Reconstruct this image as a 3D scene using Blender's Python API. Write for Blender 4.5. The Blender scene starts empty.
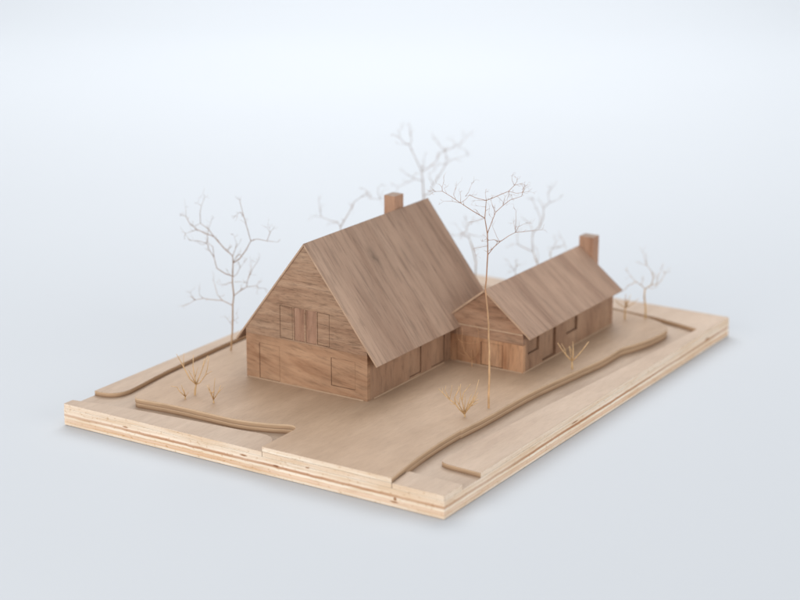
import bpy, bmesh, math, random, json
from mathutils import Vector, Matrix
from mathutils.geometry import tessellate_polygon
S = 0.03                      # one modelling unit is 30 mm (the board is 30 cm deep)
C = bpy.data.collections.new('architectural_model'); bpy.context.scene.collection.children.link(C)
scn = bpy.context.scene
ZR, ZA, ZB = 0.4016, 0.5139, 0.6262     # road level, first sheet, terrace sheet
W, D = 14.30, 10.0

# ------------------------------------------------------------------ materials
def new_mat(name):
    m = bpy.data.materials.new(name); m.use_nodes = True
    nt = m.node_tree; nt.nodes.clear()
    out = nt.nodes.new('ShaderNodeOutputMaterial'); p = nt.nodes.new('ShaderNodeBsdfPrincipled')
    nt.links.new(p.outputs[0], out.inputs[0])
    p.inputs['Specular IOR Level'].default_value = 0.25
    return m, nt, p
def N(nt, t, **k):
    n = nt.nodes.new(t)
    for a, b in k.items(): setattr(n, a, b)
    return n
def noise(nt, vec, scale, detail=4, rough=.55, dist=0):
    n = N(nt, 'ShaderNodeTexNoise'); n.inputs['Scale'].default_value = scale
    n.inputs['Detail'].default_value = detail; n.inputs['Roughness'].default_value = rough
    n.inputs['Distortion'].default_value = dist
    nt.links.new(vec, n.inputs['Vector']); return n.outputs['Fac']
def mapping(nt, sc, loc=(0,0,0), rot=(0,0,0)):
    tc = N(nt, 'ShaderNodeTexCoord'); mp = N(nt, 'ShaderNodeMapping')
    r = N(nt, 'ShaderNodeMapping'); r.inputs['Rotation'].default_value = rot
    r.inputs['Location'].default_value = loc
    nt.links.new(tc.outputs['Object'], r.inputs['Vector']); nt.links.new(r.outputs[0], mp.inputs['Vector'])
    mp.inputs['Scale'].default_value = sc
    return mp.outputs[0], r.outputs[0]
def ramp(nt, fac, stops, interp='LINEAR'):
    r = N(nt, 'ShaderNodeValToRGB'); r.color_ramp.interpolation = interp
    e = r.color_ramp.elements
    while len(e) < len(stops): e.new(.5)
    for i, (p, c) in enumerate(stops):
        e[i].position = p; e[i].color = (c, c, c, 1) if isinstance(c, (int, float)) else (*c, 1)
    nt.links.new(fac, r.inputs['Fac']); return r.outputs['Color']
def mul(nt, a, b, f=1.0, mode='MULTIPLY'):
    m = N(nt, 'ShaderNodeMix', data_type='RGBA', blend_type=mode)
    m.inputs[0].default_value = f
    nt.links.new(a, m.inputs[6])
    nt.links.new(b, m.inputs[7]); return m.outputs[2]
def mixf(nt, fac, a, b):
    m = N(nt, 'ShaderNodeMix', data_type='RGBA')
    nt.links.new(fac, m.inputs[0]); nt.links.new(a, m.inputs[6]); nt.links.new(b, m.inputs[7]); return m.outputs[2]
def rgb(nt, c):
    n = N(nt, 'ShaderNodeRGB'); n.outputs[0].default_value = (*c, 1); return n.outputs[0]
def sc(*v): return tuple(x / S for x in v)
def lin(r, g, b):
    f = lambda c: c/255/12.92 if c/255 <= .04045 else ((c/255+.055)/1.055)**2.4
    return (f(r), f(g), f(b))

def wood(name, dark, mid, light, grain, loc=(0,0,0), rot=(0,0,0), streak=.55, fine=.5, figure=.5, knots=(), warp=0, rough=.62, bump=.25, band=1.0):
    """sawn veneer: grain = noise frequency per modelling unit on x, y, z (small along the fibre)"""
    m, nt, p = new_mat(name)
    v, base = mapping(nt, sc(*grain), tuple(l*S for l in loc), rot)
    # wide growth bands
    g1 = noise(nt, v, band, 3, .6, warp)
    col = ramp(nt, g1, [(.28, dark), (.50, mid), (.74, light)])
    # narrow streaks
    v2, _ = mapping(nt, sc(*[g*4.5 for g in grain]), tuple(l*S for l in loc), rot)
    g2 = noise(nt, v2, band, 5, .65, warp*.6)
    k = 1 - streak*.5
    col = mul(nt, col, ramp(nt, g2, [(.30, k), (.48, 1.0), (.72, 1.06)]))
    # pores: short fine lines along the fibre
    v3, _ = mapping(nt, sc(*[g*11 if g > .9 else g*8 for g in grain]), tuple(l*S for l in loc), rot)
    g3 = noise(nt, v3, 1.0, 2, .5)
    col = mul(nt, col, ramp(nt, g3, [(.33, 1-.45*fine), (.43, 1.0), (.8, 1.04)]))
    v5, _ = mapping(nt, sc(*[g*24 if g > .9 else g*16 for g in grain]), tuple(l*S+.37 for l in loc), rot)
    g5 = noise(nt, v5, 1.0, 2, .5)
    col = mul(nt, col, ramp(nt, g5, [(.36, 1-.40*fine), (.42, 1.0), (.8, 1.03)]))
    # broad figure, across everything
    g4 = noise(nt, base, .55/S, 3, .5)
    col = mul(nt, col, ramp(nt, g4, [(.3, 1-.22*figure), (.7, 1+.12*figure)]))
    for (kx, ky, kz, rad, kc) in knots:
        tc = N(nt, 'ShaderNodeTexCoord'); vm = N(nt, 'ShaderNodeVectorMath', operation='DISTANCE')
        nz = noise(nt, tc.outputs['Object'], 2.5/S, 2)
        cb = N(nt, 'ShaderNodeVectorMath', operation='SCALE'); 
        cn = N(nt, 'ShaderNodeTexNoise'); cn.inputs['Scale'].default_value = 4/S
        nt.links.new(tc.outputs['Object'], cn.inputs['Vector']); nt.links.new(cn.outputs['Color'], cb.inputs[0]); cb.inputs['Scale'].default_value = .35*rad*S*2
        ad = N(nt, 'ShaderNodeVectorMath', operation='ADD'); nt.links.new(tc.outputs['Object'], ad.inputs[0]); nt.links.new(cb.outputs[0], ad.inputs[1])
        st = N(nt, 'ShaderNodeMapping'); st.inputs['Location'].default_value = tuple(-c*S*q for c, q in zip((kx, ky, kz), kc))
        st.inputs['Scale'].default_value = kc
        nt.links.new(ad.outputs[0], st.inputs['Vector'])
        vm.operation = 'LENGTH'; nt.links.new(st.outputs[0], vm.inputs[0])
        dv = N(nt, 'ShaderNodeMath', operation='DIVIDE'); nt.links.new(vm.outputs['Value'], dv.inputs[0]); dv.inputs[1].default_value = rad*S
        col = mul(nt, col, ramp(nt, dv.outputs[0], [(.05, .55), (.35, .78), (1.0, 1.0)]))
    nt.links.new(col, p.inputs['Base Color'])
    p.inputs['Roughness'].default_value = rough
    b = N(nt, 'ShaderNodeBump'); b.inputs['Strength'].default_value = bump; b.inputs['Distance'].default_value = .0002
    nt.links.new(g3, b.inputs['Height']); nt.links.new(b.outputs[0], p.inputs['Normal'])
    return m

WORLD, FSTOP, EXPO = .42, 5.6, 0.0
def ply_material(name, along, spots=()):
    """cut edge of the plywood stack: veneers change with height, end grain specks along the edge"""
    m, nt, p = new_mat(name)
    tc = N(nt, 'ShaderNodeTexCoord'); sx = N(nt, 'ShaderNodeSeparateXYZ'); nt.links.new(tc.outputs['Object'], sx.inputs[0])
    wv, _ = mapping(nt, sc(.5, .5, .25)); wob = noise(nt, wv, 1.0, 2)
    ma = N(nt, 'ShaderNodeMath', operation='MULTIPLY_ADD'); nt.links.new(wob, ma.inputs[0]); ma.inputs[1].default_value = .05*S; nt.links.new(sx.outputs['Z'], ma.inputs[2])
    wv2, _ = mapping(nt, sc(5, 5, 1.)); wob2 = noise(nt, wv2, 1.0, 3)
    mb = N(nt, 'ShaderNodeMath', operation='MULTIPLY_ADD'); nt.links.new(wob2, mb.inputs[0]); mb.inputs[1].default_value = .022*S; nt.links.new(ma.outputs[0], mb.inputs[2])
    dv = N(nt, 'ShaderNodeMath', operation='MULTIPLY_ADD'); nt.links.new(mb.outputs[0], dv.inputs[0]); dv.inputs[1].default_value = 1/(.70*S); dv.inputs[2].default_value = -.05
    T = lambda z: (z)/.70
    cr, wh, br, og, pk = PLY['cream'], PLY['white'], PLY['brown'], PLY['orange'], PLY['pink']
    col = ramp(nt, dv.outputs[0], [(T(.0), cr), (T(.055), wh), (T(.075), og), (T(.13), pk), (T(.155), og), (T(.165), wh), (T(.215), wh),
        (T(.225), br), (T(.265), br), (T(.28), pk), (T(.30), wh), (T(.335), cr), (T(.375), cr), (T(.40), wh), (T(.43), cr), (T(.50), cr), (T(.52), wh), (T(.60), cr)])
    fv, _ = mapping(nt, sc(.22, .22, .8)); fg = noise(nt, fv, 1.0, 2)
    col = mixf(nt, ramp(nt, fg, [(.40, .5), (.60, 0.0)]), col, rgb(nt, PLY['cream']))
    # specks of end grain
    gr = (1.2, 1.2, 22) if along else (1.2, 1.2, 22)
    v, _ = mapping(nt, sc(*gr)); g = noise(nt, v, 1.0, 4, .7)
    col = mul(nt, col, ramp(nt, g, [(.32, (.86, .80, .72)), (.47, 1.0), (.8, 1.04)]))
    v, _ = mapping(nt, sc(9, 9, 16)); g = noise(nt, v, 1.0, 3, .6)
    col = mul(nt, col, ramp(nt, g, [(.30, (.80, .70, .58)), (.42, 1.0), (.7, 1.0)]))
    v, _ = mapping(nt, sc(.45, .45, 5)); g = noise(nt, v, 1.0, 3, .6)
    col = mul(nt, col, ramp(nt, g, [(.32, (.90, .80, .68)), (.55, 1.0), (.75, (1.04, 1.02, 1.0))]))
    for (a, b_, c_, rx, rz) in spots:
        st = N(nt, 'ShaderNodeMapping'); k = (1/(rx*S), 1/(rx*S), 1/(rz*S)); st.inputs['Scale'].default_value = k
        st.inputs['Location'].default_value = (-a*S*k[0], -b_*S*k[1], -c_*S*k[2])
        nt.links.new(tc.outputs['Object'], st.inputs['Vector'])
        L = N(nt, 'ShaderNodeVectorMath', operation='LENGTH'); nt.links.new(st.outputs[0], L.inputs[0])
        col = mul(nt, col, ramp(nt, L.outputs['Value'], [(.45, (.42, .25, .15)), (1.0, 1.0)]))
    nt.links.new(col, p.inputs['Base Color']); p.inputs['Roughness'].default_value = .7
    b = N(nt, 'ShaderNodeBump'); b.inputs['Strength'].default_value = .3; b.inputs['Distance'].default_value = .0003
    nt.links.new(g, b.inputs['Height']); nt.links.new(b.outputs[0], p.inputs['Normal'])
    return m
def cut_edge(name):
    # laser-cut side of the thin sheets: pale at the top arris, scorched along the bottom of each sheet
    m, nt, p = new_mat(name)
    tc = N(nt, 'ShaderNodeTexCoord'); sx = N(nt, 'ShaderNodeSeparateXYZ'); nt.links.new(tc.outputs['Object'], sx.inputs[0])
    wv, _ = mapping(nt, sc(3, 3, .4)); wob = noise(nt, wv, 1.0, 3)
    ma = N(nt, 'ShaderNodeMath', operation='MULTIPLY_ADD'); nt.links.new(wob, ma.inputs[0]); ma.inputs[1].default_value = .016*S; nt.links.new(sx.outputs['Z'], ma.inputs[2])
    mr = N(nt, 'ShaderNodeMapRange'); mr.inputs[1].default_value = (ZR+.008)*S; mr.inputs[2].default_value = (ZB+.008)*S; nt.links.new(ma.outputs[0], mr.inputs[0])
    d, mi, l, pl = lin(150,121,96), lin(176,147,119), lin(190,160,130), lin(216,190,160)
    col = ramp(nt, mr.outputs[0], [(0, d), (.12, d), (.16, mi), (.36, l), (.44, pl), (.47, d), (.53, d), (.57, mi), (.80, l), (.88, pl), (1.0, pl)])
    v, _ = mapping(nt, sc(1.5, 1.5, 16)); g = noise(nt, v, 1.0, 3, .6)
    col = mul(nt, col, ramp(nt, g, [(.3, .86), (.5, 1.0), (.8, 1.05)]))
    nt.links.new(col, p.inputs['Base Color']); p.inputs['Roughness'].default_value = .65
    return m
def plain(name, col, rough=.6, var=.15, scale=3):
    m, nt, p = new_mat(name)
    v, _ = mapping(nt, sc(1, 1, 1)); g = noise(nt, v, scale, 4)
    c = mul(nt, rgb(nt, col), ramp(nt, g, [(.3, 1-var), (.7, 1+var*.5)]))
    nt.links.new(c, p.inputs['Base Color']); p.inputs['Roughness'].default_value = rough
    return m
def twig_material(name, low, high, z0, z1):
    m, nt, p = new_mat(name)
    tc = N(nt, 'ShaderNodeTexCoord'); sx = N(nt, 'ShaderNodeSeparateXYZ'); nt.links.new(tc.outputs['Object'], sx.inputs[0])
    mr = N(nt, 'ShaderNodeMapRange'); mr.inputs[1].default_value = z0*S; mr.inputs[2].default_value = z1*S
    nt.links.new(sx.outputs['Z'], mr.inputs[0])
    c = ramp(nt, mr.outputs[0], [(0, low), (1, high)])
    v, _ = mapping(nt, sc(14, 14, 3)); g = noise(nt, v, 1.0, 3)
    c = mul(nt, c, ramp(nt, g, [(.3, .72), (.7, 1.12)]))
    nt.links.new(c, p.inputs['Base Color']); p.inputs['Roughness'].default_value = .6
    return m

M = {}
PLY = dict(cream=lin(234,213,191), white=lin(247,233,214), brown=lin(188,142,108), orange=lin(230,193,156), pink=lin(234,206,184))
TOP = dict(dark=lin(170,147,127), mid=lin(179,157,137), light=lin(187,166,147))
TER = dict(dark=lin(162,136,112), mid=lin(170,144,120), light=lin(178,152,128))
def topwood(name, k=1.0, loc=(0,0,0), grain=(.35, 1.3, .6), TOP=TOP):
    f = lambda c: tuple(x*k for x in c)
    return wood(name, f(TOP['dark']), f(TOP['mid']), f(TOP['light']), grain, loc, streak=.04, fine=.10, figure=.25, rough=.5, bump=.10)
M['terrace'] = topwood('terrace_sheet_wood', 1.0, TOP=TER)
M['sheet'] = topwood('pavement_sheet_wood', 1.0, (4, 9, 0))
M['verge'] = topwood('pale_verge_wood', 1.03, (2, 5, 0))
M['road'] = topwood('road_board_wood', .93, (14, 3, 0))
M['edge'] = ply_material('plywood_edge', 0, [(0, 4.95, .33, .12, .028), (0, 4.10, .27, .10, .026), (0, 1.15, .19, .05, .05), (0, 1.17, .12, .13, .02), (0, 3.3, .40, .07, .02), (12.9, 0, .30, .16, .03), (5.6, 0, .32, .2, .02), (0, 8.2, .31, .1, .02)])
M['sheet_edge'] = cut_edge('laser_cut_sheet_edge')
M['roof'] = wood('walnut_roof_veneer', lin(138,109,90), lin(163,135,115), lin(178,150,129), (1.25, .13, .13), loc=(3.1, .4, 0), streak=.34, fine=.46, figure=.45, knots=[(5.72, 5.40, 3.49, .40, (2.4, .8, .8))], warp=.5)
M['roof_small'] = wood('walnut_small_roof_veneer', lin(138,109,91), lin(161,132,112), lin(177,148,127), (1.5, .13, .13), loc=(7.7, 2.2, 1), streak=.32, fine=.44, figure=.4, warp=.4)
M['gable'] = wood('walnut_gable_veneer', lin(136,102,80), lin(165,132,107), lin(180,149,124), (.45, .42, 3.4), loc=(0, 1.7, 2.0), streak=.70, fine=.60, figure=.55, warp=.9)
M['gable_low'] = wood('walnut_lower_veneer', lin(140,101,74), lin(172,134,105), lin(187,150,120), (.3, .26, 1.3), loc=(0, 2.3, 5.4), rot=(math.radians(-9), 0, 0), streak=.42, fine=.35, figure=.6, warp=1.6)
M['side'] = wood('walnut_side_veneer', lin(132,100,78), lin(160,126,101), lin(174,141,115), (1.1, 1, .3), loc=(1, 0, 3), streak=.28, fine=.4, figure=.5, warp=.6)
M['gable_small'] = wood('walnut_small_gable_veneer', lin(136,100,77), lin(162,126,101), lin(178,144,119), (.45, .35, 2.2), loc=(5, 4.1, 2.0), streak=.55, fine=.45, figure=.6, warp=1.2)
M['gable_small_low'] = wood('walnut_small_lower_veneer', lin(156,108,76), lin(188,144,110), lin(200,159,127), (1.3, 1.6, .3), loc=(5, 7.1, 2.0), streak=.42, fine=.45, figure=.6, warp=.7)
M['panel'] = wood('walnut_panel_veneer', lin(142,104,82), lin(166,130,108), lin(184,150,126), (1.6, 1.8, .3), loc=(2, 3, 8), streak=.4, fine=.4, figure=.5, warp=.5)
M['chimney'] = wood('walnut_chimney_block', lin(158,118,95), lin(180,140,114), lin(192,154,128), (2.2, 2.2, .3), loc=(2, 8, 1), streak=.3, fine=.4, figure=.4)
M['endgrain'] = plain('walnut_end_grain', lin(150,128,112), .7, .2, 6)
M['burnt'] = plain('scorched_cut', lin(144,112,88), .8, .25, 5)
M['roof_edge'] = plain('roof_sheet_edge', lin(190,160,134), .65, .2, 4)
M['lip'] = plain('pale_cut_edge', lin(192,164,137), .65, .12, 3)

# ------------------------------------------------------------------ mesh helpers
def mesh_obj(name, bm, mats, parent=None, bevel=0):
    if bevel:
        es = [e for e in bm.edges if len(e.link_faces) == 2 and e.calc_face_angle(0) > .6]
        bmesh.ops.bevel(bm, geom=es, offset=bevel*S, segments=2, affect='EDGES', profile=.5)
    me = bpy.data.meshes.new(name); bm.normal_update(); bm.to_mesh(me); bm.free()
    o = bpy.data.objects.new(name, me); C.objects.link(o)
    for m in (mats if isinstance(mats, (list, tuple)) else [mats]): me.materials.append(m)
    if parent:
        o.parent = parent; o.matrix_parent_inverse = parent.matrix_basis.inverted()
    return o
def V(x, y, z): return Vector((x*S, y*S, z*S))
def thing(name, label, cat, loc, group=None):
    o = bpy.data.objects.new(name, None); C.objects.link(o); o.location = V(*loc); o.empty_display_size = .01
    o['label'] = label; o['category'] = cat
    if group: o['group'] = group
    return o
def prism(bm, pts, z0, z1, side_mat=1, top_mat=0):
    a = [bm.verts.new(V(x, y, z0)) for x, y in pts]; b = [bm.verts.new(V(x, y, z1)) for x, y in pts]
    n = len(pts)
    f = bm.faces.new(b); f.material_index = top_mat; f = bm.faces.new(a[::-1]); f.material_index = side_mat
    for i in range(n):
        f = bm.faces.new((a[i], a[(i+1) % n], b[(i+1) % n], b[i])); f.material_index = side_mat
def box(bm, x0, x1, y0, y1, z0, z1, mat=0, top=None):
    prism(bm, [(x0, y0), (x1, y0), (x1, y1), (x0, y1)], z0, z1, mat, mat if top is None else top)
def smooth_path(p, n=4):
    """Catmull-Rom through an open list of points"""
    r = []
    for i in range(len(p)-1):
        p0 = p[max(i-1, 0)]; p1 = p[i]; p2 = p[i+1]; p3 = p[min(i+2, len(p)-1)]
        for k in range(n):
            t = k/n
            r.append(tuple(.5*((2*p1[c]) + (-p0[c]+p2[c])*t + (2*p0[c]-5*p1[c]+4*p2[c]-p3[c])*t*t + (-p0[c]+3*p1[c]-3*p2[c]+p3[c])*t**3) for c in (0, 1)))
    r.append(p[-1]); return r
def ccw(p):
    a = sum(p[i][0]*p[(i+1) % len(p)][1]-p[(i+1) % len(p)][0]*p[i][1] for i in range(len(p)))
    return p if a > 0 else p[::-1]
def panel(name, outer, holes, place, thick, depth, mats, parent, eps=0):
    """a wall sheet: outer polygon and recesses in its own (a, b) plane; place(a, b, d) -> point, d = depth behind the face"""
    bm = bmesh.new(); outer = ccw(outer); holes = [ccw(h) for h in holes]
    allp = [outer]+holes; flat = [p for q in allp for p in q]
    tris = tessellate_polygon([[Vector((a, b, 0)) for a, b in q] for q in allp])
    fv = [bm.verts.new(place(a, b, 0)) for a, b in flat]
    for t in tris:
        try: bm.faces.new([fv[i] for i in t])
        except ValueError: pass
    n = len(outer); bk = [bm.verts.new(place(a, b, thick)) for a, b in outer]
    bm.faces.new(bk)
    for i in range(n): bm.faces.new((fv[i], fv[(i+1) % n], bk[(i+1) % n], bk[i]))
    k = n
    for h in holes:
        q = [bm.verts.new(place(a, b, depth)) for a, b in h]; f = bm.faces.new(q); f.material_index = 1
        for i in range(len(h)):
            f = bm.faces.new((fv[k+i], fv[k+(i+1) % len(h)], q[(i+1) % len(h)], q[i])); f.material_index = 1
        k += len(h)
    bmesh.ops.recalc_face_normals(bm, faces=bm.faces)
    return mesh_obj(name, bm, mats, parent)
def slab(name, a0, a1, b0, b1, place, d0, d1, mat, parent, bevel=.004):
    bm = bmesh.new()
    q = [(a0, b0), (a1, b0), (a1, b1), (a0, b1)]
    f = [bm.verts.new(place(a, b, d0)) for a, b in q]; g = [bm.verts.new(place(a, b, d1)) for a, b in q]
    bm.faces.new(f); bm.faces.new(g[::-1])
    for i in range(4): bm.faces.new((f[i], g[i], g[(i+1) % 4], f[(i+1) % 4]))
    bmesh.ops.recalc_face_normals(bm, faces=bm.faces)
    return mesh_obj(name, bm, mat, parent, bevel)
def rect(a0, a1, b0, b1): return [(a0, b0), (a1, b0), (a1, b1), (a0, b1)]
# ------------------------------------------------------------------ backdrop: seamless white paper sweep
def backdrop():
    bm = bmesh.new()
    import math as _m
    fw = Vector((0.8436, 0.5370, 0)); fw.normalize(); rt = Vector((fw.y, -fw.x, 0))
    c0 = Vector((7, 5, 0))
    prof = [(-90, 0), (60, 0)]
    R_ = 45
    for i in range(1, 25):
        t = i/24*_m.pi/2; prof.append((60+R_*_m.sin(t), R_*(1-_m.cos(t))))
    prof.append((105, 130))
    rows = []
    for d, z in prof:
        rows.append([bm.verts.new((c0+fw*d+rt*w+Vector((0, 0, z)))*S) for w in (-150, -50, 0, 50, 150)])
    for a, b in zip(rows, rows[1:]):
        for i in range(4):
            f = bm.faces.new((a[i], a[i+1], b[i+1], b[i])); f.smooth = True
    m, nt, p = new_mat('white_backdrop_paper')
    v, _ = mapping(nt, sc(1, 1, 1)); g = noise(nt, v, .05, 3)
    nt.links.new(mul(nt, rgb(nt, BACK), ramp(nt, g, [(.3, .985), (.7, 1.0)])), p.inputs['Base Color'])
    p.inputs['Roughness'].default_value = .75; p.inputs['Specular IOR Level'].default_value = .15
    o = mesh_obj('backdrop', bm, m); o['kind'] = 'structure'
BACK = (.542, .565, .593)
backdrop()

# ------------------------------------------------------------------ the model board
board = thing('plywood_board', 'layered pale plywood board with cut roads and raised terrace carrying both wooden houses', 'display board', (0, 0, 0))
bm = bmesh.new(); box(bm, 0, W, 0, D, .012, ZR, 1, 0)
mesh_obj('base_board', bm, [M['road'], M['edge']], board, .004)
def sheet(name, pts, z0, z1, mats, bev=.004, label=None):
    bm = bmesh.new(); prism(bm, ccw(pts), z0, z1, 1, 0)
    bm.normal_update()
    for f in bm.faces:
        xs = [v.co.x/S for v in f.verts]; ys = [v.co.y/S for v in f.verts]
        if abs(f.normal.z) < .5 and (max(xs) < .02 or min(xs) > W-.02 or max(ys) < .02 or min(ys) > D-.02): f.material_index = 2
    o = mesh_obj(name, bm, mats, board, bev)
    if label: o['label'] = label
    return o
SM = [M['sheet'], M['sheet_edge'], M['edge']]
e = .003
fl = [(e, 9.995), (.29, 9.995)] + smooth_path([(.36, 9.6), (.45, 9.2), (.60, 8.0), (.72, 6.6), (.80, 5.6), (.86, 5.15), (.83, 4.88), (.70, 4.70), (.52, 4.60)], 4) + [(.3, 4.475), (e, 4.463)]
sheet('pavement_strip', fl, ZR, ZA, SM, label='narrow pavement strip along the left front edge')
sheet('pavement_corner', [(e, e), (.70, e), (.735, 1.26), (.70, 1.30), (e, 1.225)], ZR, ZA, SM)
rs = [(1.44, e), (W-e, e), (W-e, 9.64), (13.45, 9.64), (13.41, 2.91), (13.27, 1.63), (13.06, .80), (12.89, .28), (11.2, .37), (9.51, .49), (7.6, .63), (5.75, .78), (3.81, .90), (2.6, 1.0)] + smooth_path([(2.16, 1.035), (1.78, 1.055), (1.57, 1.0), (1.49, .83), (1.47, .6)], 4)
sheet('pavement_verge', rs, ZR, ZA, [M['verge']]+SM[1:], label='long raised verge with rounded end along the right edge')
ls = [(W-e, 9.995), (1.03, 9.995)] + smooth_path([(1.025, 9.83), (1.08, 9.62), (1.22, 9.45), (1.45, 9.37), (1.75, 9.38), (3.0, 9.52), (4.62, 9.61), (6.14, 9.66), (9, 9.655), (12, 9.65)], 4) + [(W-e, 9.65)]
sheet('pavement_border', ls, ZR, ZA, SM, label='long raised strip with rounded end along the far left edge')
front_right = smooth_path([(e, 1.235), (.7, 1.33), (1.38, 1.41), (2.3, 1.465), (3.12, 1.475)], 4) + smooth_path([(3.15, 1.455), (4.2, 1.40), (6.04, 1.37), (7.68, 1.22), (9.02, 1.07), (9.75, 1.06), (10.15, 1.06), (10.64, .92), (11.23, .79), (11.9, .745), (12.2, .79), (12.42, .95), (12.62, 1.22), (12.79, 1.69), (12.95, 2.68), (13.02, 4.2)], 5)
back = smooth_path([(13.02, 8.6), (12.85, 8.92), (12.3, 9.05), (9, 9.16), (6, 9.2), (4.14, 9.15), (2.51, 9.06), (1.88, 8.97), (1.30, 8.86), (1.0, 8.76), (.90, 8.62)], 4)
left_front = smooth_path([(.94, 8.3), (1.0, 7.7), (1.02, 6.9), (1.03, 5.95), (1.20, 5.2), (1.37, 4.80), (1.385, 4.62), (1.30, 4.52), (1.17, 4.475)], 5) + [(e, 4.46)]
outline = front_right+back+left_front
TM = [M['terrace'], M['sheet_edge']]
def inset(p, d):
    p = ccw(p); n = len(p); r = []
    for i in range(n):
        a = Vector(p[i-1]); b = Vector(p[i]); c = Vector(p[(i+1) % n]); t = (c-a).normalized(); nrm = Vector((-t.y, t.x))
        q = b+nrm*d
        r.append((e+.002 if b.x < .01 else q.x, q.y))
    return r
def cut_front(name, pts, z0, z1, mats, label=None):
    """terrace sheets show the bright board edge where they reach the board's front side"""
    bm = bmesh.new(); prism(bm, ccw(pts), z0, z1, 1, 0); bm.normal_update()
    for f in bm.faces:
        if all(v.co.x < .02*S for v in f.verts) and abs(f.normal.z) < .5: f.material_index = 2
    o = mesh_obj(name, bm, mats, board, .004)
    if label: o['label'] = label
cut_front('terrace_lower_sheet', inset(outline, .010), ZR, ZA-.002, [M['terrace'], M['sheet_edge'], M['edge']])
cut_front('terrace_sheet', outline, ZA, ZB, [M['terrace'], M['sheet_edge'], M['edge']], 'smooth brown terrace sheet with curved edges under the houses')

# ------------------------------------------------------------------ main house
hx0, hx1, yr, yl, yc = 3.52, 8.79, 4.14, 7.50, 5.82
zr = ZB+3.4217; slope = 1.2935; th = .042
rt_ = lambda y: zr - slope*abs(y-yc)                       # top of the roof sheets
tv = th*math.sqrt(1+slope**2)
under = lambda y: rt_(y)-tv
big = thing('house_model', 'large walnut house with steep gabled roof, shuttered gable and small square chimney', 'model house', (hx0, yc, ZB))
PX = lambda x: (lambda a, b, d: V(x+d, a, b))             # a wall facing the camera side (-x): a = y, b = z
PY = lambda y: (lambda a, b, d: V(a, y+d, b))             # a wall facing -y: a = x, b = z
PXb = lambda x: (lambda a, b, d: V(x-d, a, b))
PYb = lambda y: (lambda a, b, d: V(a, y-d, b))
T = .12
zs = 1.69
G = .011
wins = [(6.17, 6.525, 'shutter'), (5.845, 6.125, 'window'), (5.505, 5.80, 'window'), (5.15, 5.485, 'shutter')]
holes = [rect(a0, a1, zs+.035, 2.50) for a0, a1, _ in wins]
up = [(yr, zs+.004), (yl, zs+.004), (yl, under(yl)), (yc, under(yc)), (yr, under(yr))]
panel('gable_wall', up, holes, PX(hx0-.003), T, .026, [M['gable'], M['burnt']], big)
for a0, a1, k in wins:
    if k == 'shutter':
        slab('shutter', a0+G, a1-G, zs+.035+G, 2.50-G, PX(hx0-.003), .002, .025, M['gable'], big)
    else:
        slab('window', a0+G*.45, a1-G*.45, zs+.035+G*.4, 2.50-G*.4, PX(hx0-.003), .010, .025, M['panel'], big)
lowholes = [rect(6.55, 7.13, ZB+.02, 1.50), rect(4.46, 5.12, .83, 1.50)]
panel('lower_wall', rect(yr, yl, ZB, zs), lowholes, PX(hx0), T, .022, [M['gable_low'], M['burnt']], big)
slab('door', 6.55+.008, 7.13-.013, ZB+.026, 1.50-.008, PX(hx0), .004, .021, M['gable_low'], big)
slab('door', 4.46+.006, 5.12-.013, .83+.018, 1.50-.006, PX(hx0), .004, .021, M['gable_low'], big)
# side wall towards the small house
sh = [rect(5.30, 5.80, .68, 1.42), rect(6.25, 6.86, ZB+.03, 1.40)]
panel('side_wall', rect(hx0+T+.001, hx1-T, ZB, under(yr)), sh, PY(yr), T-.005, .035, [M['side'], M['burnt']], big)
slab('window', 5.30+.010, 5.80-.018, .68+.016, 1.42-.01, PY(yr), .018, .034, M['side'], big)
slab('door', 6.25+.010, 6.86-.018, ZB+.04, 1.40-.01, PY(yr), .020, .034, M['side'], big)
panel('side_wall', rect(hx0+T+.001, hx1-T, ZB, under(yl)), [], PYb(yl), T-.005, .05, [M['side'], M['burnt']], big)
panel('gable_wall', [(yr, ZB), (yl, ZB), (yl, under(yl)), (yc, under(yc)), (yr, under(yr))], [], PXb(hx1-.05), T, .05, [M['gable'], M['burnt']], big)
def roof(name, x0, x1, yc, zr, slope, ye, th, mats, parent, notch=None):
    tv = th*math.sqrt(1+slope**2)
    for sgn in (-1, 1):
        bm = bmesh.new()
        e_ = abs(ye-yc)
        z = lambda d: zr-slope*d
        n = Vector((0, sgn*slope, 1)).normalized()
        # top line points (d = distance from ridge)
        pts = [(0, z(0)), (e_, z(e_))]
        q = [(yc+sgn*.001, z(0)), (yc+sgn*e_, z(e_)), (yc+sgn*(e_)-n.y*th, z(e_)-n.z*th), (yc+sgn*.001, z(0)-tv)]
        xe = x1 if not (notch and sgn < 0) else x1
        a = [bm.verts.new(V(x0, y, zz)) for y, zz in q]; b = [bm.verts.new(V(xe, y, zz)) for y, zz in q]
        for i in range(4):
            f = bm.faces.new((a[i], a[(i+1) % 4], b[(i+1) % 4], b[i])); f.material_index = 0 if i in (0, 2) else 1
        f = bm.faces.new(a[::-1]); f.material_index = 1
        f = bm.faces.new(b); f.material_index = 1
        bmesh.ops.recalc_face_normals(bm, faces=bm.faces)
        o = mesh_obj(name, bm, mats, parent, .006)
roof('roof_slope', hx0-.028, hx1, yc, zr, slope, yr-.29, th, [M['roof'], M['roof_edge']], big)
# chimney just behind the ridge
def chimney(x0, x1, y0, y1, z0, z1, parent):
    bm = bmesh.new(); box(bm, x0, x1, y0, y1, z0, z1, 0, 1)
    return mesh_obj('chimney', bm, [M['chimney'], M['endgrain']], parent, .008)
chimney(7.32, 7.70, 5.845, 6.15, zr-.9, 4.365, big)
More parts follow.
